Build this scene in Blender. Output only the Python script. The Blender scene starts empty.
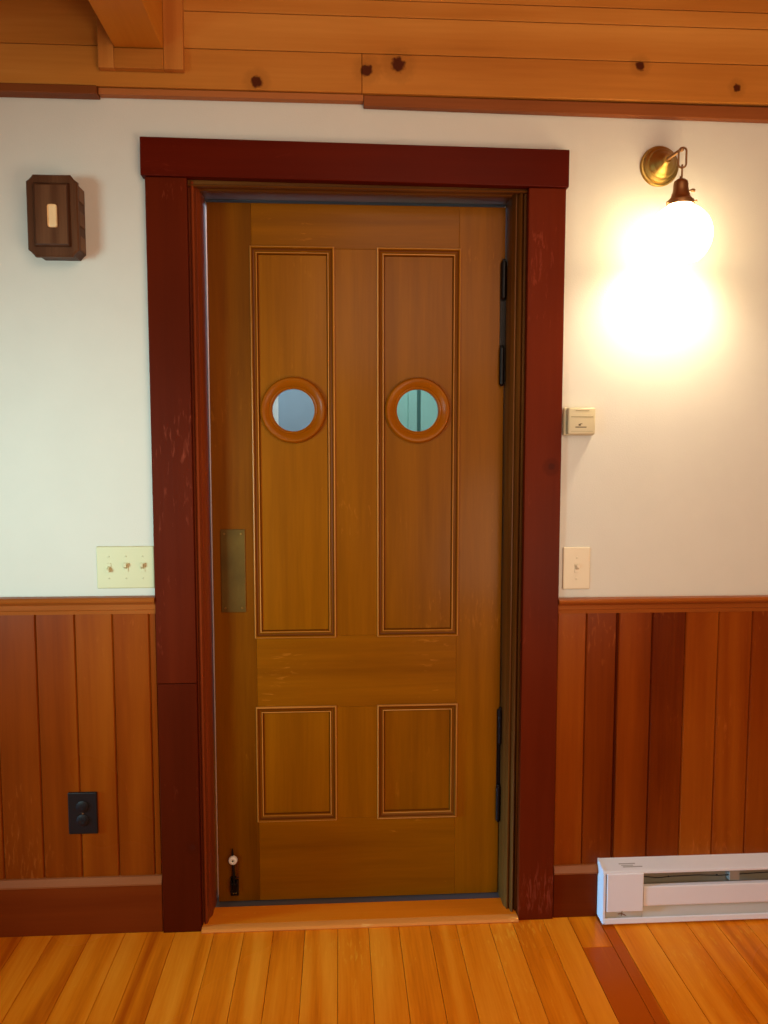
import bpy, bmesh, math, random
from mathutils import Vector, Matrix
random.seed(7)
sc = bpy.context.scene
COL = sc.collection
sc.view_settings.view_transform = 'Standard'
sc.view_settings.look = 'None'
sc.cycles.use_denoising = True
sc.cycles.max_bounces = 8

# ------------------------------------------------------------------ materials
def lin(c):
    r = [(v/255)/12.92 if v/255 <= .04045 else ((v/255+.055)/1.055)**2.4 for v in c]
    return (r[0], r[1], r[2], 1)

def newmat(name):
    m = bpy.data.materials.new(name); m.use_nodes = True
    nt = m.node_tree; b = nt.nodes['Principled BSDF']
    return m, nt, b

def plain(name, c, rough=.5, metal=0, bump=0, bscale=200, vary=.06, coat=0, spec=.5):
    m, nt, b = newmat(name)
    N, L = nt.nodes, nt.links
    tc = N.new('ShaderNodeTexCoord')
    no = N.new('ShaderNodeTexNoise'); no.inputs['Scale'].default_value = 9; no.inputs['Detail'].default_value = 5
    L.new(tc.outputs['Object'], no.inputs['Vector'])
    cr = N.new('ShaderNodeValToRGB'); col = lin(c)
    cr.color_ramp.elements[0].position = .3; cr.color_ramp.elements[1].position = .7
    cr.color_ramp.elements[0].color = tuple(v*(1-vary) for v in col[:3]) + (1,)
    cr.color_ramp.elements[1].color = tuple(min(1, v*(1+vary)) for v in col[:3]) + (1,)
    L.new(no.outputs['Fac'], cr.inputs['Fac']); L.new(cr.outputs['Color'], b.inputs['Base Color'])
    b.inputs['Roughness'].default_value = rough; b.inputs['Metallic'].default_value = metal
    b.inputs['Coat Weight'].default_value = coat; b.inputs['Specular IOR Level'].default_value = spec
    if bump:
        n2 = N.new('ShaderNodeTexNoise'); n2.inputs['Scale'].default_value = bscale; n2.inputs['Detail'].default_value = 3
        L.new(tc.outputs['Object'], n2.inputs['Vector'])
        bp = N.new('ShaderNodeBump'); bp.inputs['Strength'].default_value = bump; bp.inputs['Distance'].default_value = .002
        L.new(n2.outputs['Fac'], bp.inputs['Height']); L.new(bp.outputs['Normal'], b.inputs['Normal'])
    return m

def wood(name, dark, mid, light, axis='z', rough=.3, gscale=22, contrast=1.0, coat=.3, knots=(), tintamt=1.0,
         rings=.25, bump=.15, blotch=.25, scuff=0, streak=.05, spec=.09):
    """varnished wood: streaky grain along one axis, growth rings, per-board shade from the 'tint' attribute"""
    m, nt, b = newmat(name)
    N, L = nt.nodes, nt.links
    def math_(op, a, c=None, clamp=False):
        n = N.new('ShaderNodeMath'); n.operation = op; n.use_clamp = clamp
        for i, v in enumerate((a, c)):
            if v is None: continue
            if isinstance(v, (int, float)): n.inputs[i].default_value = v
            else: L.new(v, n.inputs[i])
        return n.outputs[0]
    tc = N.new('ShaderNodeTexCoord')
    at = N.new('ShaderNodeAttribute'); at.attribute_name = 'tint'
    sep = N.new('ShaderNodeSeparateColor'); L.new(at.outputs['Color'], sep.inputs[0])
    off = N.new('ShaderNodeCombineXYZ')
    for i in range(3): L.new(math_('MULTIPLY', sep.outputs[1 + i % 2], 17.0), off.inputs[i])
    mp = N.new('ShaderNodeMapping')
    s = {'x': (streak, 1, 1), 'y': (1, streak, 1), 'z': (1, 1, streak)}[axis]
    mp.inputs['Scale'].default_value = s
    L.new(tc.outputs['Object'], mp.inputs['Vector'])
    ad = N.new('ShaderNodeVectorMath'); ad.operation = 'ADD'
    L.new(mp.outputs[0], ad.inputs[0]); L.new(off.outputs[0], ad.inputs[1])
    def noise(scale, det, dist=0, src=None):
        n = N.new('ShaderNodeTexNoise'); n.inputs['Scale'].default_value = scale
        n.inputs['Detail'].default_value = det; n.inputs['Distortion'].default_value = dist
        L.new(src or ad.outputs[0], n.inputs['Vector']); return n.outputs['Fac']
    n1 = noise(gscale, 5, .3); n2 = noise(gscale*6, 3)
    n3 = noise(2.2, 2, .4)
    ring = math_('MULTIPLY_ADD', math_('SINE', math_('MULTIPLY', n3, 70.0)), .5); 
    ring.node.inputs[2].default_value = .5
    n4 = noise(1.6, 2, 0, tc.outputs['Object'])
    g = math_('ADD', math_('MULTIPLY', n1, .75 - rings), math_('MULTIPLY', n2, .25))
    g = math_('ADD', g, math_('MULTIPLY', ring, rings))
    g = math_('MULTIPLY', math_('SUBTRACT', g, .5), contrast)
    g = math_('ADD', g, math_('MULTIPLY', math_('SUBTRACT', n4, .5), blotch*2))
    g = math_('ADD', g, math_('MULTIPLY', math_('SUBTRACT', sep.outputs[0], .5), tintamt))
    g = math_('ADD', g, .5, True)
    cr = N.new('ShaderNodeValToRGB'); e = cr.color_ramp.elements
    e[0].position = .08; e[0].color = lin(dark); e[1].position = .92; e[1].color = lin(light)
    k = e.new(.5); k.color = lin(mid)
    L.new(g, cr.inputs['Fac'])
    color = cr.outputs['Color']
    sx = N.new('ShaderNodeSeparateXYZ'); L.new(tc.outputs['Object'], sx.inputs[0])
    for (kx, kz, kr) in knots:
        dx = math_('SUBTRACT', sx.outputs[0], kx); dz = math_('SUBTRACT', sx.outputs[2], kz)
        wob = noise(90, 2, 0, tc.outputs['Object'])
        d = math_('SQRT', math_('ADD', math_('MULTIPLY', dx, dx), math_('MULTIPLY', dz, dz)))
        d = math_('ADD', d, math_('MULTIPLY', math_('SUBTRACT', wob, .5), kr*.9))
        for rr, amt, cc in ((kr*2.4, .35, mid), (kr, .95, (70, 22, 10))):
            f = math_('MULTIPLY', math_('SUBTRACT', 1.0, math_('DIVIDE', d, rr), True), 3.0, True)
            mx = N.new('ShaderNodeMix'); mx.data_type = 'RGBA'
            L.new(math_('MULTIPLY', f, amt), mx.inputs[0]); L.new(color, mx.inputs[6])
            mx.inputs[7].default_value = lin(cc) if cc is not mid else tuple(v*.55 for v in lin(mid)[:3]) + (1,)
            color = mx.outputs[2]
    if scuff:
        m3 = N.new('ShaderNodeMapping'); m3.inputs['Scale'].default_value = {'x': (.22, 1, 1), 'y': (1, .22, 1), 'z': (1, 1, .22)}[axis]
        L.new(tc.outputs['Object'], m3.inputs['Vector']); sn = noise(110, 4, .6, m3.outputs[0])
        s2 = noise(3, 3, 0, tc.outputs['Object'])
        f = math_('MULTIPLY', math_('SUBTRACT', math_('MULTIPLY', sn, s2), .36, True), 14.0*scuff, True)
        mx = N.new('ShaderNodeMix'); mx.data_type = 'RGBA'
        L.new(f, mx.inputs[0]); L.new(color, mx.inputs[6]); mx.inputs[7].default_value = tuple(min(1, v*1.7+.02) for v in lin(light)[:3]) + (1,)
        color = mx.outputs[2]
    L.new(color, b.inputs['Base Color'])
    b.inputs['Roughness'].default_value = rough
    L.new(math_('ADD', math_('MULTIPLY', n4, .25), rough - .12), b.inputs['Roughness'])
    b.inputs['Coat Weight'].default_value = coat*.12; b.inputs['Coat Roughness'].default_value = .15; b.inputs['Specular IOR Level'].default_value = spec
    bp = N.new('ShaderNodeBump'); bp.inputs['Strength'].default_value = bump; bp.inputs['Distance'].default_value = .0015
    L.new(n2, bp.inputs['Height']); L.new(bp.outputs['Normal'], b.inputs['Normal'])
    return m

M = {}
DD, DM, DL = (92, 46, 0), (130, 73, 1), (158, 94, 4)
M['door_v'] = wood('door_wood_vertical', DD, DM, DL, 'z', .34, 26, .8, .35, rings=.10, blotch=.14, scuff=.15)
M['door_h'] = wood('door_wood_horizontal', DD, DM, DL, 'x', .34, 26, .8, .35, rings=.10, blotch=.14, scuff=.3)
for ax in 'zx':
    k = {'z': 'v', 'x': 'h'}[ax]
    M['crest_'+k] = wood('worn_highlit_moulding_crest_'+k, (146, 84, 22), (190, 124, 56), (232, 176, 112), ax, .3, 30, .9, .4)  # pale crests: worn edges plus highlight lines painted into the colour
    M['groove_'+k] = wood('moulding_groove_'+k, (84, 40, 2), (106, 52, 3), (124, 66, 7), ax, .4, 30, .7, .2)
M['ring'] = wood('turned_ring_wood', (112, 52, 2), (146, 76, 4), (172, 100, 16), 'x', .28, 24, .7, .4)
M['casing_v'] = wood('mahogany_vertical', (58, 13, 1), (86, 24, 4), (112, 38, 10), 'z', .38, 14, .5, 0, spec=.05, knots=((.533, 1.316, .012), (-.47, .25, .01)), rings=.05, blotch=.3, scuff=.3)
M['casing_h'] = wood('mahogany_horizontal', (58, 9, 1), (82, 16, 2), (104, 26, 6), 'x', .38, 14, .5, 0, spec=.06, rings=.05, blotch=.3, scuff=.15)
M['jamb_v'] = wood('jamb_wood_vertical', (60, 30, 8), (92, 52, 16), (126, 80, 32), 'z', .36, 40, 1.0, .3, rings=.05)
M['jamb_red_v'] = wood('jamb_red_vertical', (84, 28, 12), (128, 54, 22), (160, 78, 38), 'z', .34, 30, .7, .4, rings=.05)
M['jamb_h'] = wood('jamb_wood_horizontal', (64, 32, 12), (96, 54, 20), (130, 84, 38), 'x', .36, 40, 1.0, .3, rings=.05)
M['pine_h'] = wood('pine_boards', (152, 84, 26), (190, 122, 50), (214, 150, 72), 'x', .42, 16, .9, .2,
                   knots=((-.213, 2.317, .017), (.073, 2.354, .018), (.155, 2.369, .022), (.803, 2.385, .014), (1.071, 2.335, .012)), rings=.22, blotch=.22)
M['pine_v'] = wood('pine_trim_vertical', (156, 84, 30), (192, 122, 54), (214, 148, 74), 'z', .42, 16, .9, .2, knots=((-.425, 2.48, .022),), rings=.2)
M['pine_y'] = wood('pine_joist', (166, 92, 20), (200, 124, 38), (220, 146, 58), 'y', .42, 14, .8, .2, rings=.2)
M['pine_red'] = wood('red_stained_pine_strip', (118, 62, 28), (148, 84, 42), (178, 110, 60), 'x', .42, 18, .8, .2, rings=.1)
M['wains'] = wood('wainscot_boards', (84, 25, 2), (130, 55, 6), (160, 82, 15), 'z', .3, 18, .8, .35, tintamt=.8, rings=.18, blotch=.2, scuff=.15)
M['rail'] = wood('chair_rail_wood', (105, 48, 14), (148, 76, 26), (180, 106, 50), 'x', .34, 20, .8, .35, rings=.08)
M['base'] = wood('baseboard_wood', (80, 24, 3), (108, 40, 7), (132, 56, 14), 'x', .36, 16, .7, 0, spec=.06, rings=.08)
M['basecap'] = wood('baseboard_cap_wood', (112, 56, 24), (142, 78, 38), (166, 100, 56), 'x', .36, 20, .6, .3, rings=.08)
M['floor'] = wood('floor_boards', (186, 82, 6), (230, 126, 16), (246, 154, 36), 'y', .27, 30, 1.35, .35, tintamt=.62, rings=.22, bump=.1, blotch=.25, scuff=.2)
M['thresh'] = wood('threshold_wood', (190, 88, 8), (222, 118, 16), (238, 146, 36), 'x', .3, 20, .7, .3, rings=.1, scuff=.5)
M['threshnose'] = wood('threshold_nose_wood', (190, 104, 34), (220, 136, 56), (238, 160, 84), 'x', .34, 20, .7, .3, rings=.1, scuff=.5)
M['gap'] = plain('dark_gap', (34, 10, 5), .9)
M['wall'] = plain('painted_plaster', (212, 208, 200), .62, bump=.25, bscale=260, vary=.015, spec=.3)
M['brass'] = plain('aged_brass', (172, 140, 76), .42, 1, vary=.15)
M['bronze'] = plain('dark_bronze', (150, 112, 76), .45, 1, vary=.2)
M['plate'] = plain('antique_push_plate', (102, 74, 26), .42, .7, vary=.25, bump=.2, bscale=90)
M['screw'] = plain('brass_screw', (150, 112, 56), .35, 1)
M['iron'] = plain('black_iron', (24, 18, 17), .38, .6, vary=.2)
M['rubber'] = plain('white_rubber_tip', (226, 206, 186), .6)
M['ivory'] = plain('ivory_plastic', (208, 202, 164), .4, vary=.02)
M['almond'] = plain('almond_plastic', (222, 206, 180), .42, vary=.02)
M['therm'] = plain('thermostat_plastic', (205, 192, 158), .42, vary=.02)
M['thermdark'] = plain('thermostat_mark', (96, 80, 56), .6)
M['thermgroove'] = plain('thermostat_groove', (150, 136, 104), .6)
M['black'] = plain('black_plastic', (26, 19, 18), .4, vary=.1, spec=.25)
M['slot'] = plain('slot_dark', (8, 7, 8), .8)
M['white'] = plain('white_enamel', (230, 226, 224), .35, vary=.015)
M['offwhite'] = plain('enamel_shade', (196, 190, 178), .45, vary=.03)
M['metalgrey'] = plain('heater_inner_metal', (150, 140, 122), .5, .2)
M['print'] = plain('faint_grey_print', (168, 160, 150), .6)
M['walnut'] = wood('walnut_box', (54, 30, 18), (82, 50, 32), (112, 76, 52), 'z', .38, 34, 1.1, .25, rings=.2)
M['inlay'] = plain('cream_inlay', (232, 196, 148), .45, vary=.1)
M['beyondwall'] = plain('blue_grey_wall', (150, 170, 190), .8)
M['beyondtrim'] = plain('pale_teal_trim', (150, 200, 190), .6)
M['beyonddark'] = plain('dark_teal', (70, 120, 116), .7)  # darker teal for one narrow upright strip
M['jambpaint'] = plain('pale_jamb_paint', (250, 192, 156), .5)
M['jambgrey'] = plain('grey_head_jamb', (84, 76, 76), .7)
M['whitetrim'] = plain('white_trim_beyond', (236, 238, 240), .5)

def emissive(name, c, strength):
    m, nt, b = newmat(name)
    b.inputs['Base Color'].default_value = lin((245, 240, 225))
    b.inputs['Emission Color'].default_value = lin(c); b.inputs['Emission Strength'].default_value = strength
    b.inputs['Roughness'].default_value = .3
    return m
M['shade'] = emissive('lit_opal_glass', (255, 230, 178), 14)
M['bulb'] = emissive('lit_bulb', (255, 236, 200), 14.0)

def glassmat():
    m, nt, b = newmat('porthole_glass')
    N, L = nt.nodes, nt.links
    tr = N.new('ShaderNodeBsdfTransparent'); tr.inputs[0].default_value = (.86, .95, .93, 1)
    gl = N.new('ShaderNodeBsdfGlossy'); gl.inputs['Roughness'].default_value = .03
    no = N.new('ShaderNodeTexNoise'); no.inputs['Scale'].default_value = 6
    bp = N.new('ShaderNodeBump'); bp.inputs['Strength'].default_value = .05; L.new(no.outputs['Fac'], bp.inputs['Height'])
    L.new(bp.outputs['Normal'], gl.inputs['Normal'])
    fr = N.new('ShaderNodeFresnel'); fr.inputs[0].default_value = 1.5
    mx = N.new('ShaderNodeMixShader')
    L.new(fr.outputs[0], mx.inputs[0]); L.new(tr.outputs[0], mx.inputs[1]); L.new(gl.outputs[0], mx.inputs[2])
    L.new(mx.outputs[0], N['Material Output'].inputs['Surface'])
    return m
M['glass'] = glassmat()

# ------------------------------------------------------------------ mesh builder (world coordinates)
class MB:
    def __init__(s):
        s.bm = bmesh.new(); s.tl = s.bm.loops.layers.float_color.new('tint')
    def _paint(s, faces, tint, mi):
        sd = (random.random(), random.random())
        for f in faces:
            f.material_index = mi
            for l in f.loops: l[s.tl] = (tint, sd[0], sd[1], 1)
    def _new(s, fn, tint=None, mi=0):
        old = set(s.bm.faces); fn()
        nf = [f for f in s.bm.faces if f not in old]
        s._paint(nf, .5 if tint is None else tint, mi); return nf
    def box(s, x0, x1, y0, y1, z0, z1, bev=0, tint=None, mi=0, seg=2, shift=None):
        def fn():
            vs = [s.bm.verts.new((x, y, z)) for z in (z0, z1) for y in (y0, y1) for x in (x0, x1)]
            if shift:
                for v in vs: v.co += Vector(shift(v.co))
            for q in ((0, 2, 3, 1), (4, 5, 7, 6), (0, 1, 5, 4), (2, 6, 7, 3), (0, 4, 6, 2), (1, 3, 7, 5)):
                s.bm.faces.new([vs[i] for i in q])
            if bev:
                es = list({e for v in vs for e in v.link_edges})
                bmesh.ops.bevel(s.bm, geom=es, offset=bev, segments=seg, affect='EDGES', profile=.5)
        return s._new(fn, tint, mi)
    def sweep(s, path, profile, closed=False, tint=None, mi=0, capends=True):
        """path: list of frames (origin, U, V); profile: list of (u, v)"""
        def fn():
            rings = [[s.bm.verts.new(o + U*u + V*v) for (u, v) in profile] for (o, U, V) in path]
            n = len(profile); m = len(rings)
            for i in range(m if closed else m-1):
                a, b = rings[i], rings[(i+1) % m]
                for j in range(n):
                    k = (j+1) % n
                    s.bm.faces.new((a[j], a[k], b[k], b[j]))
            if not closed and capends:
                s.bm.faces.new(rings[0][::-1]); s.bm.faces.new(rings[-1])
        return s._new(fn, tint, mi)
    def prism_x(s, prof, x0, x1, **k):       # profile in (y, z) run along x
        X = Vector((0, 1, 0)); Z = Vector((0, 0, 1))
        return s.sweep([(Vector((x0, 0, 0)), X, Z), (Vector((x1, 0, 0)), X, Z)], prof, **k)
    def prism_z(s, prof, z0, z1, **k):       # profile in (x, y) run along z
        X = Vector((1, 0, 0)); Y = Vector((0, 1, 0))
        return s.sweep([(Vector((0, 0, z0)), X, Y), (Vector((0, 0, z1)), X, Y)], prof, **k)
    def frame_xz(s, x0, x1, z0, z1, prof, y, **k):  # mitred rectangle; profile (inset, height toward -y)
        P = []
        for (x, z, ux, uz) in ((x0, z0, 1, 1), (x1, z0, -1, 1), (x1, z1, -1, -1), (x0, z1, 1, -1)):
            P.append((Vector((x, y, z)), Vector((ux, 0, uz)), Vector((0, -1, 0))))
        return s.sweep(P, prof, closed=True, **k)
    def lathe(s, c, prof, axis=(0, 0, 1), seg=32, tint=None, mi=0, closed=False):
        """prof: (radius, height along axis)"""
        A = Vector(axis).normalized(); B = A.orthogonal().normalized(); C2 = A.cross(B); c = Vector(c)
        def fn():
            rings = []
            for (r, h) in prof:
                if r < 1e-6: rings.append([s.bm.verts.new(c + A*h)])
                else: rings.append([s.bm.verts.new(c + A*h + (B*math.cos(t) + C2*math.sin(t))*r) for t in [2*math.pi*i/seg for i in range(seg)]])
            rr = list(zip(rings, rings[1:] + ([rings[0]] if closed else [])))
            if not closed: rr = rr[:len(rings)-1]
            for a, b in rr:
                for i in range(seg):
                    j = (i+1) % seg
                    q = []
                    for v in (a[i % len(a)], a[j % len(a)], b[j % len(b)], b[i % len(b)]):
                        if v not in q: q.append(v)
                    if len(q) > 2: s.bm.faces.new(q)
        return s._new(fn, tint, mi)
    def tube(s, pts, r, seg=10, closed=False, tint=None, mi=0):
        pts = [Vector(p) for p in pts]; n = len(pts); fr = []; ref = None
        for i, p in enumerate(pts):
            a = pts[(i-1) % n] if (closed or i) else p; b = pts[(i+1) % n] if (closed or i < n-1) else p
            t = (b-a).normalized()
            if ref is None: ref = t.orthogonal().normalized()
            U = (ref - t*ref.dot(t)).normalized(); ref = U; fr.append((p, U, t.cross(U)))
        R = r if isinstance(r, (list, tuple)) else [r]*n
        prof = [(math.cos(2*math.pi*i/seg), math.sin(2*math.pi*i/seg)) for i in range(seg)]
        fr = [(o, U*R[i], V*R[i]) for i, (o, U, V) in enumerate(fr)]
        return s.sweep(fr, prof, closed=closed, tint=tint, mi=mi)
    def build(s, name, mats, parent=None, smooth=False, loc=None):
        bm = s.bm
        bmesh.ops.recalc_face_normals(bm, faces=bm.faces)
        origin = Vector(loc) if loc else (wpos(parent) if parent else Vector((0, 0, 0)))
        if origin.length: bmesh.ops.translate(bm, verts=bm.verts, vec=-origin)
        me = bpy.data.meshes.new(name); bm.to_mesh(me); bm.free()
        for m in (mats if isinstance(mats, (list, tuple)) else [mats]): me.materials.append(M[m])
        o = bpy.data.objects.new(name, me); COL.objects.link(o)
        if parent: o.parent = parent
        else: o.location = origin
        if smooth:
            for p in me.polygons: p.use_smooth = True
            try: me.set_sharp_from_angle(angle=math.radians(38))
            except Exception: pass
        return o

def wpos(o):
    v = Vector((0, 0, 0))
    while o: v += o.location; o = o.parent
    return v
def tag(o, label, cat, kind=None, group=None):
    o['label'] = label; o['category'] = cat
    if kind: o['kind'] = kind
    if group: o['group'] = group
    return o
def empty(name, loc, label, cat, kind=None):
    o = bpy.data.objects.new(name, None); COL.objects.link(o); o.location = loc; o.empty_display_size = .05
    return tag(o, label, cat, kind)

# ------------------------------------------------------------------ floor
edges = [-.975, -.898, -.815, -.71, -.614, -.551, -.474, -.363, -.278, -.196, -.107, -.014, .074, .16, .248, .325, .421, .49, .581, .657, .743, .777, .873, .99, 1.075, 1.163]
tints = [.3, .62, .42, .5, .68, .22, .6, .55, .7, .4, .6, .38, .66, .35, .6, .72, .58, .5, .66, -.12, -.25, .72, .6, .62, .35, ]
while edges[0] > -3: edges.insert(0, edges[0]-random.choice((.083, .09, .078))); tints.insert(0, random.uniform(.2, .75))
while edges[-1] < 3: edges.append(edges[-1]+random.choice((.083, .09, .1))); tints.append(random.uniform(.2, .75))
mb = MB()
for i in range(len(edges)-1):
    a, b = edges[i]+.0006, edges[i+1]-.0006
    cuts = [.04, random.uniform(-1.6, -.8), random.uniform(-3.2, -2.2), -4.6]
    if abs(edges[i]-.657) < .01: cuts = [.04, -.155, -1.6, -3, -4.6]
    for j in range(len(cuts)-1):
        t = tints[i] + (random.uniform(-.1, .1) if j else 0)
        if abs(edges[i]-.657) < .01: t = .22 if j == 0 else -.3
        mb.box(a, b, cuts[j+1]+.0004, cuts[j]-.0004, -.018, 0, bev=.0008, seg=1, tint=t)
mb.box(-3, 3, -4.6, .05, -.03, -.012, mi=1)
fl = mb.build('floor', ['floor', 'gap']); tag(fl, 'glossy orange softwood plank floor running toward the door wall', 'floor', 'structure')

# ------------------------------------------------------------------ wall with the doorway
OX0, OX1, OZ = -.405, .513, 2.085
mb = MB()
mb.box(-3, OX0, 0, .13, -.02, 2.75); mb.box(OX1, 3, 0, .13, -.02, 2.75); mb.box(OX0, OX1, 0, .13, OZ, 2.75)
w = mb.build('wall_back', 'wall'); tag(w, 'off-white painted wall around the brown door', 'wall', 'structure')

# pine board fascia above the wall
mb = MB()
zs = [2.296, 2.396, 2.488, 2.530, 2.66]
for i in range(4):
    cuts = [-3, 3] if i else [-3, 3]
    if i == 0: cuts = [-3, .06, 3]
    if i in (1, 2): cuts = [-.5, 3]
    if i == 3:
        cuts = [-.5, 3]; mb.box(-3, -.501, -.03, -.0005, zs[1]+.0008, zs[4]-.0008, bev=.0015, seg=1, tint=.45)
    for j in range(len(cuts)-1):
        mb.box(cuts[j]+.0005, cuts[j+1]-.0005, -.03, -.0005, zs[i]+.0008, zs[i+1]-.0008, bev=.0015, seg=1, tint=[.5, .62, .6, .55][i]+.04*j)
mb.box(-3, 3, -.026, -.0004, 2.3, 2.65, mi=1)
o = mb.build('trim_1', ['pine_h', 'gap']); tag(o, 'knotty orange pine boards across the top of the wall', 'pine boards', 'structure')
mb = MB()
mb.box(.065, 3, -.022, 0, 2.268, 2.2955, bev=.002, tint=.35, shift=lambda c: (0, 0, 0 if c.x < 1 else (-.03 if c.z < 2.28 else -.012)))
o = mb.build('trim_2', 'pine_red'); tag(o, 'reddish wood strip under the pine boards, from door middle rightward', 'trim strip', 'structure')
mb = MB()
mb.box(-3, -.622, -.036, 0, 2.274, 2.2957, bev=.002, tint=.1)
o = mb.build('trim_3', 'pine_red'); tag(o, 'brown wood strip under the pine boards at the left corner', 'trim strip', 'structure')
mb = MB()
mb.box(-.621, .064, -.024, 0, 2.279, 2.2955, bev=.002, tint=.8)
o = mb.build('trim_4', 'pine_red'); tag(o, 'thin lighter wood strip above the door under the pine boards', 'trim strip', 'structure')

# ceiling and its joist
mb = MB()
y = -4.6
while y < 0:
    mb.box(-3, 3, y+.001, y+.139, 2.64, 2.66, bev=.001, seg=1, tint=random.uniform(.35, .7)); y += .14
o = mb.build('ceiling', 'pine_h'); tag(o, 'pine board ceiling above the room', 'ceiling', 'structure')
mb = MB(); mb.box(-.571, -.447, -4.6, -.031, 2.384, 2.639, bev=.003, tint=.5)
j1 = mb.build('ceiling_joist', 'pine_y', loc=(-.509, -2, 2.5)); tag(j1, 'square pine ceiling joist ending on the boards above the door', 'ceiling joist', 'structure')
e = empty('trim_5', (-.5, -.03, 2.4), 'U-shaped pine frame around the joist end', 'joist trim', 'structure')
mb = MB(); mb.box(-.611, -.5715, -.052, -.031, 2.3325, 2.639, bev=.0015, tint=.42); mb.build('side_strip', 'pine_v', e)
mb = MB(); mb.box(-.4465, -.397, -.052, -.031, 2.3325, 2.639, bev=.0015, tint=.4); mb.build('side_strip', 'pine_v', e)
mb = MB(); mb.box(-.571, -.447, -.052, -.031, 2.3325, 2.3815, bev=.0015, tint=.4); mb.build('bottom_strip', 'pine_h', e)

# ------------------------------------------------------------------ wainscot, rails, baseboards
def wains(name, xs, tn, z0, z1, label):
    mb = MB()
    for i in range(len(xs)-1):
        a, b = xs[i], xs[i+1]
        g = .0022
        prof = [(a+.0004, 0), (a+.0004, -.006), (a+g+.001, -.010), (b-g-.001, -.010), (b-.0004, -.006), (b-.0004, 0)]
        mb.prism_z(prof, z0, z1, tint=tn[i])
    mb.box(xs[0], xs[-1], -.0035, -.0002, z0, z1, mi=1)
    o = mb.build(name, ['wains', 'gap']); tag(o, label, 'wainscot', 'structure'); return o
xs = [-.944, -.835, -.730, -.628, -.529, -.509]; tn = [.42, .5, .52, .62, .38]
tn = [.36, .48, .62, .52, .46]
while xs[0] > -2.95: xs.insert(0, xs[0]-.101); tn.insert(0, random.uniform(.3, .6))
wains('trim_6', xs, tn, .15, .93, 'vertical tongue-and-groove wainscot boards left of the door')
xs = [.613, .697, .785, .791, .889, .987, 1.085, 1.184]; tn = [.6, .3, .1, .42, .12, .64, .66, .28]
tn = tn[:7]
while xs[-1] < 2.95: xs.append(xs[-1]+.099); tn.append(random.uniform(.15, .6))
wains('trim_7', xs, tn, .13, .92, 'vertical tongue-and-groove wainscot boards right of the door')
def rail(name, x0, x1, zt, h, label):
    mb = MB(); zb = zt-h
    mb.prism_x([(0, zb), (-.013, zb), (-.014, zb+.010), (-.017, zb+.013), (-.018, zb+h*.55), (-.026, zb+h*.68), (-.031, zb+h*.74),
                (-.033, zb+h*.84), (-.031, zt-.003), (-.027, zt), (0, zt)], x0, x1, tint=.5)
    o = mb.build(name, 'rail'); tag(o, label, 'chair rail', 'structure')
rail('trim_8', -3, -.509, .9625, .048, 'wooden chair rail left of the door')
rail('trim_9', .611, 3, .944, .044, 'wooden chair rail right of the door, above the heater')
def baseb(name, x0, x1, zc, label, t):
    e = empty(name, ((x0+x1)/2, 0, 0), label, 'baseboard', 'structure')
    mb = MB(); mb.box(x0, x1, -.018, 0, 0, zc, bev=.0015, tint=t); mb.build('board', 'base', e)
    mb = MB(); mb.prism_x([(0, zc), (-.024, zc), (-.025, zc+.005), (-.016, zc+.022), (0, zc+.024)], x0, x1, tint=.5); mb.build('cap', 'basecap', e)
baseb('baseboard_left', -3, -.509, .1425, 'reddish wooden baseboard with lighter cap left of the door', .6)
baseb('baseboard_right', .6135, .7425, .134, 'reddish wooden baseboard with lighter cap right of the door', .35)

# ------------------------------------------------------------------ door casing
e = empty('trim_10', (.05, 0, 0), 'dark red mahogany casing framing the brown door', 'door casing', 'structure')
mb = MB(); mb.box(-.507, -.400, -.024, 0, 0, .719, bev=.002, tint=.36)
mb.box(-.508, -.400, -.024, 0, .7205, 2.0745, bev=.002, tint=.45); mb.build('side_casing', 'casing_v', e)
mb = MB(); mb.box(.509, .611, -.024, 0, 0, 2.066, bev=.002, tint=.62); mb.build('side_casing', 'casing_v', e)
mb = MB(); mb.box(-.517, .616, -.032, 0, 2.071, 2.1685, bev=.002, tint=.5, shift=lambda c: (0, 0, .0045 if c.x < 0 else -.0045)); mb.build('head_casing', 'casing_h', e)

e = empty('trim_11', (.05, .06, 0), 'moulded brown wooden jamb inside the dark red casing', 'door jamb', 'structure')
def jprof(sx, x0):     # inward steps from the casing edge
    return [(x0+sx*u, v) for u, v in ((-.004, .12), (-.004, .002), (.004, .002), (.006, -.006), (.010, -.009), (.014, -.006), (.0155, .006), (.0165, .022),
                                       (.0185, .022), (.0205, .030), (.0225, .034), (.0225, .098), (.0225, .12))]
def jprofR(x0):
    return [(x0-u, v) for u, v in ((-.004, .12), (-.004, .004), (.005, .004), (.007, .012), (.010, .002), (.0135, -.003), (.017, .001), (.0185, .014), (.021, .018),
                                    (.0235, .013), (.0265, .013), (.0285, .022), (.0315, .028), (.0325, .036), (.0325, .098), (.0325, .12))]
mb = MB(); mb.prism_z(jprof(1, -.400), .0, 2.07, tint=.5); mb.build('side_jamb', 'jamb_red_v', e, smooth=True)
mb = MB(); mb.prism_z(jprofR(.509), .0, 2.07, tint=.55); mb.build('side_jamb', 'jamb_v', e, smooth=True)
mb = MB(); zt = 2.0625
mb.prism_x([(.12, zt+.02), (-.004, zt+.02), (-.004, zt+.002), (-.010, zt-.0005), (-.006, zt-.004), (.004, zt-.004), (.010, zt+.001), (.03, zt+.001), (.034, zt-.003),
            (.05, zt-.003), (.055, zt+.002), (.12, zt+.002)], -.400, .509, tint=.5); mb.build('head_jamb', 'jamb_h', e, smooth=True)
mb = MB(); mb.box(-.400, -.3785, .098, .16, .0, 2.07); mb.build('rear_jamb', 'jambpaint', e)
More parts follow.
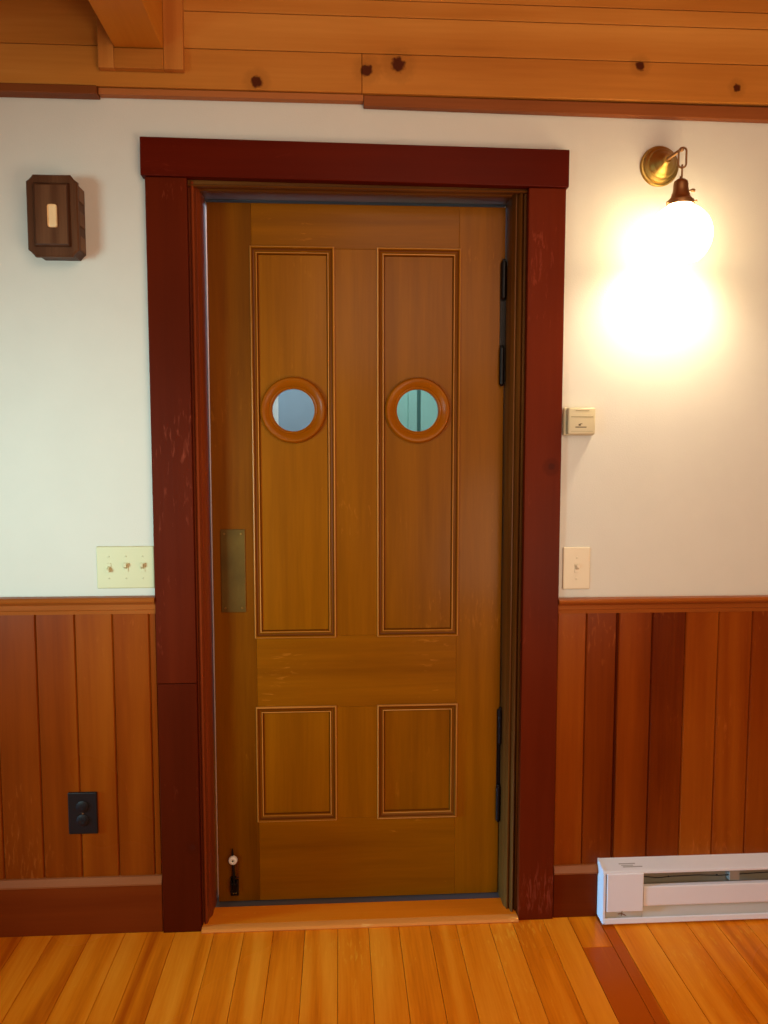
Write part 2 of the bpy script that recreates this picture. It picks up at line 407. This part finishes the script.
mb = MB(); mb.box(.4775, .509, .1205, .16, 0, 2.07); mb.build('rear_jamb', 'jambpaint', e)
mb = MB(); mb.box(-.3785, .4775, .1205, .16, 2.0635, 2.075); mb.build('rear_jamb', 'jambgrey', e)

e = empty('trim_12', (.05, 0, 0), 'worn orange wooden threshold under the door', 'threshold', 'structure')
mb = MB(); mb.box(-.3985, .5075, -.012, .072, .0005, .0125, bev=.001, tint=.55); mb.build('board', 'thresh', e)
mb = MB(); mb.box(-.3985, .5075, .0725, .17, .0005, .0075, bev=.001); mb.build('gap_shade_strip', 'jambgrey', e)  # grey strip added to stand for the shadowed gap under the door
mb = MB(); mb.prism_x([(-.012, .0005), (-.034, .0005), (-.036, .004), (-.033, .0105), (-.027, .0125), (-.012, .0125)], -.3985, .5075, tint=.5); mb.build('nosing', 'threshnose', e, smooth=True)

# ------------------------------------------------------------------ the door
YF, YB = .100, .140
door = empty('door_1', (.05, YF, .02), 'brown varnished panel door with two round glass portholes', 'door', 'structure')
X0, X1, Z0, Z1 = -.3705, .4735, .0125, 2.051
PX = ((-.2525, -.0150), (.105, .3455)); PT = (.8135, 1.934); PBt = (.257, .609)
def piece(name, m, x0, x1, z0, z1, t):
    mb = MB(); mb.box(x0, x1, YF, YB, z0, z1, bev=.0007, seg=1, tint=t); return mb.build(name, m, door)
SL, SR = -.2475, .3405      # stile inner edges
piece('stile', 'door_v', X0, SL-.0002, Z0, Z1, .32)
piece('stile', 'door_v', SR+.0002, X1, Z0, Z1, .55)
q = .005
piece('top_rail', 'door_h', SL, SR, PT[1]-q, Z1, .5)
piece('lock_rail', 'door_h', SL, SR, PBt[1]-q, PT[0]+q, .55)
piece('bottom_rail', 'door_h', SL, SR, Z0, PBt[0]+q, .5)
piece('mullion', 'door_v', PX[0][1]-q, PX[1][0]+q, PT[0]+q+.0003, PT[1]-q-.0003, .58)
piece('mullion', 'door_v', PX[0][1]-q, PX[1][0]+q, PBt[0]+q+.0003, PBt[1]-q-.0003, .58)
MP = [(0, -.001), (0, .003), (.0018, .0062), (.004, .0068), (.0068, .0045), (.0085, .001), (.0125, .0), (.0155, -.002), (.0168, .0008), (.0192, .0008), (.021, -.002), (.023, -.0085), (.0, -.0085)]
YP = YF + .008
PCX, PCZ, RH = (-.1345, .2235), 1.4765, .0625
def panel_with_hole(x0, x1, z0, z1, cx, cz, r, t):
    mb = MB(); a = .088
    def fn():
        bm = mb.bm; N = 64; fr = []; bk = []
        for (yy, store) in ((YP, fr), (YB-.008, bk)):
            for i in range(N):
                th = 2*math.pi*i/N; c, s_ = math.cos(th), math.sin(th); k = a/max(abs(c), abs(s_))
                store.append((bm.verts.new((cx+r*c, yy, cz+r*s_)), bm.verts.new((cx+k*c, yy, cz+k*s_))))
        for st in (fr, bk):
            for i in range(N):
                j = (i+1) % N; bm.faces.new((st[i][0], st[j][0], st[j][1], st[i][1]))
        for i in range(N):
            j = (i+1) % N; bm.faces.new((fr[i][0], bk[i][0], bk[j][0], fr[j][0]))
    nf = mb._new(fn, t)
    sd = nf[0].loops[0][mb.tl].copy()
    for (xa, xb, za, zb) in ((x0, x1, z0, cz-a), (x0, x1, cz+a, z1), (x0, cx-a, cz-a, cz+a), (cx+a, x1, cz-a, cz+a)):
        for f in mb.box(xa, xb, YP, YB-.008, za, zb, tint=t):
            for l in f.loops: l[mb.tl] = sd
    return mb.build('panel', 'door_v', door)
for i, (a, b) in enumerate(PX):
    panel_with_hole(a+.002, b-.002, PT[0]+.002, PT[1]-.002, PCX[i], PCZ, RH, (.62, .5)[i])
    mb = MB(); mb.box(a+.002, b-.002, YP, YB-.008, PBt[0]+.002, PBt[1]-.002, tint=(.6, .5)[i]); mb.build('panel', 'door_v', door)
    for (z0, z1) in (PT, PBt):
        mb = MB()
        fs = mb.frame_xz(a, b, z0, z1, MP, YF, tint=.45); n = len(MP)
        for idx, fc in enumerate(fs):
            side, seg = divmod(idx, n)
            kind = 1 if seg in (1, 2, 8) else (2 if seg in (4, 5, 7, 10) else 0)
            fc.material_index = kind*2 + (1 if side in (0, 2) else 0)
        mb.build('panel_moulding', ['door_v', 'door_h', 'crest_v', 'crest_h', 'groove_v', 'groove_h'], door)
    # turned ring and its pane
    mb = MB()
    mb.lathe((PCX[i], YP, PCZ), [(RH-.002, -.012), (RH-.002, .006), (RH+.001, .0095), (RH+.0045, .0105), (RH+.0065, .0085), (RH+.009, .0105), (.078, .0135),
                                 (.084, .0165), (.089, .0165), (.0925, .013), (.0945, .007), (.095, -.001), (.08, -.001), (.08, -.0035), (RH+.003, -.004), (RH+.003, -.012)],
             axis=(0, -1, 0), seg=72, closed=True, tint=.5)
    rg = mb.build('porthole_ring', 'ring', door, smooth=True)
    mb = MB(); mb.lathe((PCX[i], YP+.010, PCZ), [(0, .0015), (RH-.0022, .0015), (RH-.0022, -.0015), (0, -.0015)], axis=(0, -1, 0), seg=64)
    pn = mb.build('glass_pane', 'glass', rg)
# push plate
pp = (-.347, -.2765, .892, 1.1345)
mb = MB(); mb.box(pp[0], pp[1], YF-.0035, YF-.0002, pp[2], pp[3], bev=.0012); pl = mb.build('push_plate', 'plate', door); pl['label'] = 'tarnished brass push plate'
for x in (pp[0]+.011, pp[1]-.011):
    for z in (pp[2]+.013, pp[3]-.013):
        mb = MB(); mb.lathe((x, YF-.0035, z), [(.0035, 0), (.003, .0011), (0, .0015)], axis=(0, -1, 0), seg=14); mb.build('screw', 'screw', pl, smooth=True)
# double-acting barrel hinges
def hinge(zu1, zu0, zl1, zl0, xb):
    mb = MB(); mb.box(xb-.006, xb+.004, YF-.004, YF+.012, zl0+.004, zu1-.004, bev=.001)
    h = mb.build('hinge', 'iron', door); h['label'] = 'black iron double-acting hinge'
    for (a, b, dx) in ((zu0, zu1, .002), (zl0, zl1, -.001)):
        mb = MB(); r = .0075
        mb.lathe((xb+dx, YF-.012, a), [(0, -.004), (.004, -.003), (.005, 0), (r, .003), (r, (b-a)-.003), (.005, (b-a)), (.0055, (b-a)+.002), (.004, (b-a)+.005), (0, (b-a)+.006)], seg=20)
        for k in range(1, 4):
            zz = a + (b-a)*k/4; mb.lathe((xb+dx, YF-.012, zz), [(r, -.002), (r+.0006, 0), (r, .002)], seg=20)
        mb.build('barrel', 'iron', h, smooth=True)
    mb = MB(); mb.box(xb-.001, xb+.011, YF-.006, YF-.003, zl0+.01, zu1-.01, bev=.0008); mb.build('hinge_leaf', 'iron', h)
hinge(1.900, 1.793, 1.658, 1.549, .4655)
hinge(.592, .486, .354, .246, .471)
# kick-down door holder
kx = -.322
mb = MB()
mb.box(kx-.012, kx+.012, YF-.006, YF-.0005, .032, .092, bev=.002)
mb.box(kx-.011, kx-.007, YF-.020, YF-.005, .048, .088, bev=.001); mb.box(kx+.007, kx+.011, YF-.020, YF-.005, .048, .088, bev=.001)
kh = mb.build('door_holder', 'iron', door); kh['label'] = 'black kick-down door holder with white rubber tip'
mb = MB(); mb.tube([(kx-.010, YF-.014, .074), (kx+.012, YF-.014, .074)], .003); mb.tube([(kx, YF-.013, .070), (kx-.001, YF-.014, .100), (kx-.003, YF-.014, .160), (kx-.004, YF-.012, .182)], [.0045, .004, .0035, .002])
mb.build('holder_arm', 'iron', kh, smooth=True)
mb = MB(); mb.lathe((kx-.002, YF-.012, .150), [(0, 0), (.012, 0), (.0135, .004), (.012, .010), (.007, .0125), (.004, .010), (0, .0095)], axis=(0, -1, 0), seg=24); mb.build('rubber_tip', 'rubber', kh, smooth=True)
mb = MB(); mb.lathe((kx-.002, YF-.0235, .150), [(0, 0), (.0028, 0), (.0022, .0012), (0, .0015)], axis=(0, -1, 0), seg=12); mb.build('tip_screw', 'iron', kh, smooth=True)
mb = MB(); mb.tube([(kx+.011+.004*math.cos(t*.9), YF-.011-.004*math.sin(t*.9), .090+t*.0010) for t in range(0, 66)], .0009, seg=6); sp = mb.build('spring', 'base', kh, smooth=True)
for z in (.040, .085):
    for s_ in (-1, 1):
        mb = MB(); mb.lathe((kx+s_*.004, YF-.006, z), [(.0022, 0), (0, .0012)], axis=(0, -1, 0), seg=10); mb.build('screw', 'screw', kh, smooth=True)

# ------------------------------------------------------------------ room beyond, seen through the portholes
mb = MB(); mb.box(-1.6, 1.6, 1.5, 1.56, 0, 2.7); o = mb.build('wall_beyond', 'beyondwall'); tag(o, 'blue-grey wall of the next room seen through the portholes', 'wall', 'structure')
for (nm, x, lab) in (('wall_beyond_left', -1.66, 'left wall of the next room'), ('wall_beyond_right', 1.6, 'right wall of the next room')):
    mb = MB(); mb.box(x, x+.06, .13, 1.56, 0, 2.7); o = mb.build(nm, 'beyondwall'); tag(o, lab + ' behind the door', 'wall', 'structure')
mb = MB(); mb.box(-1.6, 1.6, .13, 1.5, 2.66, 2.7); o = mb.build('ceiling_beyond', 'wall'); tag(o, 'ceiling of the next room behind the door', 'ceiling', 'structure')
mb = MB(); mb.box(-1.6, 1.6, .0505, 1.5, -.03, 0); o = mb.build('floor_beyond', 'floor'); tag(o, 'floor of the next room behind the door', 'floor', 'structure')
e = empty('trim_13', (.42, 1.49, 0), 'pale teal door casing seen through the right porthole', 'door casing', 'structure')
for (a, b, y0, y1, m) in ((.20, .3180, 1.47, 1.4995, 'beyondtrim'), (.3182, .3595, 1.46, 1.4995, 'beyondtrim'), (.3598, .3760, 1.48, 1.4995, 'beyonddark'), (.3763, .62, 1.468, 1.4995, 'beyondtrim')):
    mb = MB(); mb.box(a, b, y0, y1, .001, 2.3, bev=.003); mb.build('board', m, e)
mb = MB(); mb.box(-.345, -.284, 1.46, 1.4995, .001, 2.3, bev=.003); o = mb.build('trim_14', 'whitetrim'); tag(o, 'white upright trim seen at the left edge of the left porthole', 'trim', 'structure')

# ------------------------------------------------------------------ wall things
# chime box
bx = (-.795, -.667, 1.856, 2.060); BY = -.070
e = empty('wall_box', ((bx[0]+bx[1])/2, 0, (bx[2]+bx[3])/2), 'dark walnut wall box with cut corners and small cream inlay', 'wall box')
def notched(x0, x1, z0, z1, c, k=.45):
    P = []
    for (x, z, sx, sz, flip) in ((x0, z0, 1, 1, 0), (x1, z0, -1, 1, 1), (x1, z1, -1, -1, 0), (x0, z1, 1, -1, 1)):
        arc = [(x, z+sz*c), (x+sx*c*.35, z+sz*c*.75), (x+sx*c*.75, z+sz*c*.35), (x+sx*c, z)]
        P += arc[::-1] if flip else arc
    return P
def prism_y(mb, P, y0, y1, tint=.5, P2=None):
    def fn():
        a = [mb.bm.verts.new((x, y0, z)) for x, z in P]; b = [mb.bm.verts.new((x, y1, z)) for x, z in (P2 or P)]
        mb.bm.faces.new(a); mb.bm.faces.new(b[::-1])
        for i in range(len(P)):
            j = (i+1) % len(P); mb.bm.faces.new((a[i], b[i], b[j], a[j]))
    return mb._new(fn, tint)
mb = MB(); prism_y(mb, notched(bx[0]+.005, bx[1]-.004, bx[2]+.006, bx[3]-.005, .014), 0, BY+.014, .4); mb.build('case', 'walnut', e)
mb = MB()
for k in range(3):
    mb = MB(); z0 = bx[2]+.022+k*.062; mb.box(bx[1]-.0045, bx[1]-.001, -.050, -.012, z0, z0+.036, bev=.001, tint=.9); mb.build('side_strip', 'walnut', e)
mb = MB(); prism_y(mb, notched(bx[0], bx[1], bx[2], bx[3], .017), BY+.014, BY+.004, .5)
prism_y(mb, notched(bx[0], bx[1], bx[2], bx[3], .017), BY+.004, BY, .5, notched(bx[0]+.003, bx[1]-.003, bx[2]+.003, bx[3]-.003, .017)); mb.build('front_board', 'walnut', e)
mb = MB(); mb.frame_xz(bx[0]+.019, bx[1]-.019, bx[2]+.024, bx[3]-.022, [(0, 0), (0, .003), (.003, .0075), (.006, .008), (.006, 0)], BY, tint=.25)
mb.box(bx[0]+.024, bx[1]-.024, BY-.008, BY, bx[2]+.029, bx[3]-.027, bev=.002, tint=.62); mb.build('raised_panel', 'walnut', e)
mb = MB(); mb.box(-.739, -.7155, BY-.010, BY-.0078, 1.926, 1.983, bev=.005, seg=4); il = mb.build('inlay_plate', 'inlay', e); il['label'] = 'small rounded cream plate'

def screw(parent, x, y, z, m, r=.003):
    mb = MB(); mb.lathe((x, y, z), [(r, 0), (r*.8, .0009), (0, .0012)], axis=(0, -1, 0), seg=12)
    mb.box(x-r*.75, x+r*.75, y-.0014, y-.0009, z-.0004, z+.0004, mi=1); mb.build('screw', [m, 'thermgroove'], parent, smooth=False)
def toggle(parent, x, z, m, up):
    mb = MB(); mb.box(x-.0065, x+.0065, -.0085, -.006, z-.0125, z+.0125, bev=.0008); tg = mb.build('toggle_slot', m, parent)
    s_ = 1 if up else -1
    mb = MB(); mb.box(x-.004, x+.004, -.020, -.006, z-.005, z+.005, bev=.0015, shift=lambda c: (0, 0, s_*.008 if c.y < -.01 else 0)); mb.build('toggle', m, tg)
def switch_plate(name, x0, x1, z0, z1, togs, m, label, ups):
    e = empty(name, ((x0+x1)/2, 0, (z0+z1)/2), label, 'light switch')
    mb = MB(); mb.box(x0, x1, -.0065, 0, z0, z1, bev=.003, seg=3); mb.build('cover_plate', m, e)
    zc = (z0+z1)/2
    for t, u in zip(togs, ups):
        toggle(e, t, zc, m, u); screw(e, t, -.0065, zc+.030, m); screw(e, t, -.0065, zc-.030, m)
switch_plate('light_switch', -.667, -.5115, .984, 1.1005, (-.634, -.588, -.543), 'ivory', 'ivory three-gang toggle switch plate beside the left casing', (0, 1, 1))
switch_plate('light_switch', .627, .705, .9685, 1.0885, (.666,), 'almond', 'single almond toggle switch below the thermostat', (1,))

# outlet
e = empty('wall_outlet', (-.722, -.01, .353), 'black duplex outlet on the left wainscot boards', 'outlet')
mb = MB(); mb.box(-.762, -.682, -.0165, -.010, .293, .4135, bev=.003, seg=3); mb.build('cover_plate', 'black', e)
for z in (.3725, .3335):
    mb = MB(); mb.lathe((-.722, -.0165, z), [(.0168, 0), (.0168, .0018), (.0155, .0026), (0, .0026)], axis=(0, -1, 0), seg=32)
    r = mb.build('receptacle', 'black', e, smooth=True)
    mb = MB()
    for dx in (-.0065, .0065): mb.box(-.722+dx-.001, -.722+dx+.001, -.0196, -.0188, z, z+.008)
    mb.lathe((-.722, -.0189, z-.006), [(0, 0), (.0024, 0), (.0024, .0006), (0, .0006)], axis=(0, -1, 0), seg=14)
    mb.build('slots', 'slot', r)
mb = MB(); mb.lathe((-.722, -.0165, .353), [(.003, 0), (.0025, .001), (0, .0013)], axis=(0, -1, 0), seg=12); mb.build('screw', 'bronze', e, smooth=True)

# thermostat
e = empty('thermostat', (.663, 0, 1.44), 'beige plastic thermostat on the wall right of the door', 'thermostat')
mb = MB(); mb.box(.618, .706, -.014, 0, 1.403, 1.480, bev=.005, seg=3)
mb.build('base_plate', 'therm', e, smooth=True)
mb = MB(); mb.box(.625, .7015, -.036, -.0138, 1.4055, 1.4785, bev=.0045, seg=3); cv = mb.build('cover', 'therm', e, smooth=True)
for (a, b, c, d) in ((.6325, .6945, 1.4525, 1.4545), (.645, .683, 1.470, 1.4715), (.633, .694, 1.4135, 1.4145)):
    mb = MB(); mb.box(a, b, -.0368, -.0355, c, d); mb.build('groove', 'thermgroove', cv)
mb = MB(); mb.box(.645, .676, -.0367, -.0355, 1.4240, 1.4268); mb.box(.654, .660, -.0367, -.0355, 1.4292, 1.4340); mb.box(.658, .664, -.0367, -.0355, 1.4335, 1.4355); mb.build('maker_mark', 'thermdark', cv)

# ------------------------------------------------------------------ baseboard heater
HX0, HX1 = .748, 2.4
e = empty('baseboard_heater', (HX0, -.03, 0), 'white electric baseboard heater on the floor at right', 'heater')
YH = -.066
mb = MB()
mb.prism_x([(-.0108, .012), (-.0108, .174), (-.060, .1625), (-.0655, .1600), (-.0655, .1545), (-.058, .1545), (-.057, .158), (-.029, .168), (-.029, .012)], HX0+.002, HX1, tint=.5)
mb.build('top_cover', 'white', e)
mb = MB()
mb.prism_x([(-.0108, .006), (-.067, .006), (-.070, .009), (-.069, .022), (-.0655, .024), (-.064, .012), (-.029, .012), (-.029, .06), (-.0108, .06)], HX0+.001, HX1); mb.build('bottom_rail', 'white', e)
mb = MB(); mb.prism_x([(-.060, .059), (-.0655, .057), (-.0665, .060), (-.0665, .112), (-.0655, .115), (-.056, .117), (-.056, .114), (-.062, .111), (-.062, .062)], HX0+.114, HX1); mb.build('front_panel', 'white', e)
mb = MB()
mb.prism_x([(-.0105, .006), (-.066, .006), (-.068, .010), (-.0665, .157), (-.060, .1635), (-.0105, .1745)], HX0-.004, HX0+.002); mb.build('end_cap', 'white', e)
mb = MB(); mb.box(HX0+.006, HX0+.1125, -.0685, -.050, .043, .156, bev=.0018, seg=2); mb.box(HX0+.006, HX0+.1125, -.060, -.030, .020, .043, mi=1)
mb.build('control_box', ['white', 'offwhite'], e)
mb = MB(); mb.box(HX0+.1135, HX1, -.034, -.0295, .02, .150); mb.build('back_plate', 'metalgrey', e)
mb = MB(); mb.prism_x([(-.060, .013), (-.063, .020), (-.050, .058), (-.047, .058), (-.058, .013)], HX0+.1135, HX1); mb.build('lower_deflector', 'offwhite', e)
mb = MB(); mb.tube([(HX0+.11, -.044, .105), (HX1, -.044, .105)], .006); 
mb.build('heating_element', 'metalgrey', e)
mb = MB()
mb.tube([(HX0+.115, -.052, .138), (HX0+.16, -.053, .133), (HX0+.20, -.053, .136), (HX0+.28, -.053, .1375), (HX0+.34, -.053, .134), (HX0+.5, -.052, .139), (HX1, -.053, .136)], .0012, seg=6)
for x in (HX0+.192, HX0+.335): mb.lathe((x, -.053, .136), [(0, -.003), (.003, 0), (0, .003)], seg=8)
mb.build('sensor_wire', 'slot', e)
mb = MB(); mb.box(HX0+.37, HX0+.40, -.058, -.034, .12, .150, bev=.001); mb.build('support_bracket', 'metalgrey', e)
n = 0
for k in range(60):
    x = HX0+.19+k*.012
    if n == 0: mb = MB()
    mb.box(x, x+.0006, -.056, -.036, .07, .106); n += 1
mb.build('fins', 'metalgrey', e)
mb = MB(); mb.box(HX0+.045, HX0+.095, -.0442, -.0440, .1678, .1682, shift=lambda c: (0, 0, 0))
mb.bm.clear(); mb = MB()
def on_top(x0, x1, ya, yb):
    z = lambda yy: .174 + (yy+.0108)*(.0115/.0492) + .0005
    def fn():
        mb.bm.faces.new([mb.bm.verts.new(p) for p in ((x0, ya, z(ya)), (x1, ya, z(ya)), (x1, yb, z(yb)), (x0, yb, z(yb)))])
    mb._new(fn)
on_top(HX0+.05, HX0+.098, -.038, -.034); on_top(HX0+.058, HX0+.115, -.050, -.046); on_top(HX0+.055, HX0+.090, -.044, -.041)
mb.build('print_label', 'print', e)
mb = MB(); mb.tube([(HX0+.040, -.0662, .036), (HX0+.05, -.070, .039), (HX0+.060, -.068, .034)], .0012, seg=6); mb.tube([(HX0+.050, -.0665, .030), (HX0+.051, -.069, .046)], .001, seg=6); mb.tube([(HX0+.052, -.069, .038), (HX0+.064, -.067, .030)], .001, seg=6); mb.build('wire_clip', 'screw', e)

# ------------------------------------------------------------------ wall sconce
PC = Vector((.874, 0, 2.136)); AY = -.112; SX = .888
e = empty('wall_sconce', PC, 'lit brass wall sconce with white glass globe at upper right', 'wall lamp')
mb = MB(); mb.lathe(PC, [(0, 0), (.0535, 0), (.054, .004), (.0515, .008), (.0475, .009), (.0465, .012), (.046, .017), (.0415, .020), (.0395, .021), (.0385, .026), (.035, .030), (.029, .033), (.027, .036), (.0225, .041), (.016, .047), (.011, .051), (.0095, .057), (.0095, .060), (0, .060)], axis=(0, -1, 0), seg=56)
mb.build('backplate', 'brass', e, smooth=True)
mb = MB(); mb.tube([(PC.x, -.058, PC.z), (PC.x+.004, -.075, PC.z+.001), (PC.x+.010, -.092, PC.z+.004), (SX+.001, -.106, PC.z+.006)], [.0055, .0048, .0045, .0045], seg=12)
mb.lathe((SX+.001, -.108, PC.z+.006), [(0, -.0065), (.0046, -.0046), (.0065, 0), (.0046, .0046), (0, .0065)], seg=16); mb.build('arm', 'bronze', e, smooth=True)
def link(cx, cy, z0, z1, wd, r, ang):
    pts = []; hw = wd/2
    for i in range(9): t = math.pi*i/8; pts.append((hw*math.cos(t), z1-hw+hw*math.sin(t)))
    for i in range(9): t = math.pi+math.pi*i/8; pts.append((hw*math.cos(t), z0+hw+hw*math.sin(t)))
    return [(cx+u*math.cos(ang), cy+u*math.sin(ang), z) for u, z in pts]
mb = MB(); mb.tube(link(SX+.003, -.110, 2.095, 2.146, .019, .002, -.35), .0025, closed=True, seg=10); mb.build('chain_link', 'bronze', e, smooth=True)
mb = MB(); mb.tube(link(SX+.002, AY, 2.070, 2.101, .012, .002, 1.2), .0022, closed=True, seg=10); mb.build('chain_link', 'bronze', e, smooth=True)
mb = MB(); mb.lathe((SX, AY, 0), [(0, 2.074), (.0035, 2.073), (.004, 2.067), (.010, 2.065), (.0165, 2.060), (.0185, 2.053), (.0190, 2.043), (.020, 2.034), (.0225, 2.027), (.024, 2.023), (.025, 2.020), (.029, 2.014), (.0335, 2.011),
                                  (.0345, 2.007), (.0345, 1.999), (.033, 1.999), (.0325, 2.006), (.02, 2.012), (0, 2.014)], seg=40); so = mb.build('socket', 'bronze', e, smooth=True)
mb = MB(); mb.tube([(SX+.016, AY, 2.037), (SX+.030, AY-.001, 2.038)], .002); mb.lathe((SX+.033, AY, 2.038), [(0, -.006), (.004, -.0045), (.0048, 0), (.004, .0045), (0, .006)], axis=(1, 0, 0), seg=14); mb.build('switch_key', 'bronze', so, smooth=True)
for a in (0, 2.1, 4.2):
    mb = MB(); mb.tube([(SX+.034*math.cos(a+3.4), AY+.034*math.sin(a+3.4), 2.0025), (SX+.043*math.cos(a+3.4), AY+.043*math.sin(a+3.4), 2.0025)], [.0015, .0028], seg=8)
    mb.build('thumb_screw', 'bronze', so, smooth=True)
mb = MB()
prof = [(.031, 2.008), (.031, 1.996)]
for i in range(1, 17):
    t = math.radians(24 + i*(116/16)); prof.append((.082*math.sin(t), 1.922 + .080*math.cos(t)))
prof += [(.051, 1.8595)] + [(r-.003, z+.0005) for r, z in prof[::-1][:]]
mb.lathe((SX, AY, 0), prof, seg=48, closed=True); mb.build('glass_shade', 'shade', e, smooth=True)
mb = MB(); mb.lathe((SX, AY, 0), [(0, 2.002), (.013, 2.000), (.013, 1.975), (.02, 1.955), (.029, 1.935), (.029, 1.92), (.022, 1.90), (.010, 1.892), (0, 1.891)], seg=24); mb.build('bulb', 'bulb', e, smooth=True)

# ------------------------------------------------------------------ lights
def area(name, loc, target, size, power, color, sy=None, spread=180):
    l = bpy.data.lights.new(name, 'AREA'); l.energy = power; l.color = color; l.size = size; l.spread = math.radians(spread)
    if sy: l.shape = 'RECTANGLE'; l.size_y = sy
    o = bpy.data.objects.new(name, l); COL.objects.link(o); o.location = loc
    o.rotation_euler = (Vector(target)-Vector(loc)).to_track_quat('-Z', 'Y').to_euler(); return o
def spot(name, loc, target, power, color, ang, blend=1, r=.02):
    l = bpy.data.lights.new(name, 'SPOT'); l.energy = power; l.color = color; l.spot_size = math.radians(ang); l.spot_blend = blend; l.shadow_soft_size = r
    o = bpy.data.objects.new(name, l); COL.objects.link(o); o.location = loc
    o.rotation_euler = (Vector(target)-Vector(loc)).to_track_quat('-Z', 'Y').to_euler(); return o
spot('sconce_downlight', (SX, AY, 1.868), (SX-.01, AY+.12, 1.70), 11, (1, .86, .62), 150, 1, .04)
area('window_daylight', (-2.0, -2.2, 1.15), (-.66, 0, 1.18), .8, 5.6, (.62, .98, .94), .9, spread=50)
area('side_window', (-2.4, -.55, .55), (.75, -.06, .06), .4, 2.6, (.24, .60, 1.0), .4, spread=24)
area('room_lamps', (.6, -3.4, 2.3), (.1, 0, .9), 1.6, 27, (1, .76, .53), .8)
area('floor_fill', (.4, -1.9, 2.58), (.4, -1.5, 0), .7, 7, (1, .80, .56))  # unseen fill light, added overhead to brighten the floor
area('upward_fill', (1.0, -1.9, .9), (.0, -.1, 2.5), .8, 16, (1, .76, .52))  # unseen fill light, added to warm the upper wall and pine
area('next_room_light', (.1, .9, 2.55), (.1, .9, 0), 1.2, 27, (.96, .97, 1.0))

wd = bpy.data.worlds.new('World'); sc.world = wd; wd.use_nodes = True
bg = wd.node_tree.nodes['Background']; bg.inputs[0].default_value = (1.0, .82, .62, 1); bg.inputs[1].default_value = .17

# ------------------------------------------------------------------ camera
cam = bpy.data.cameras.new('Camera'); co = bpy.data.objects.new('Camera', cam); COL.objects.link(co)
YAW, PITCH = .058, .081
F = 770
f = Vector((math.sin(YAW)*math.cos(PITCH), math.cos(YAW)*math.cos(PITCH), -math.sin(PITCH)))
rt = Vector((math.cos(YAW), -math.sin(YAW), 0)); up = rt.cross(f)
m = Matrix((rt, up, -f)).transposed().to_4x4(); m.translation = Vector((-.004, -2.132, 1.364)); co.matrix_world = m
cam.sensor_fit = 'VERTICAL'; cam.sensor_height = 36; cam.lens = F/1024*36; cam.clip_start = .02
sc.camera = co
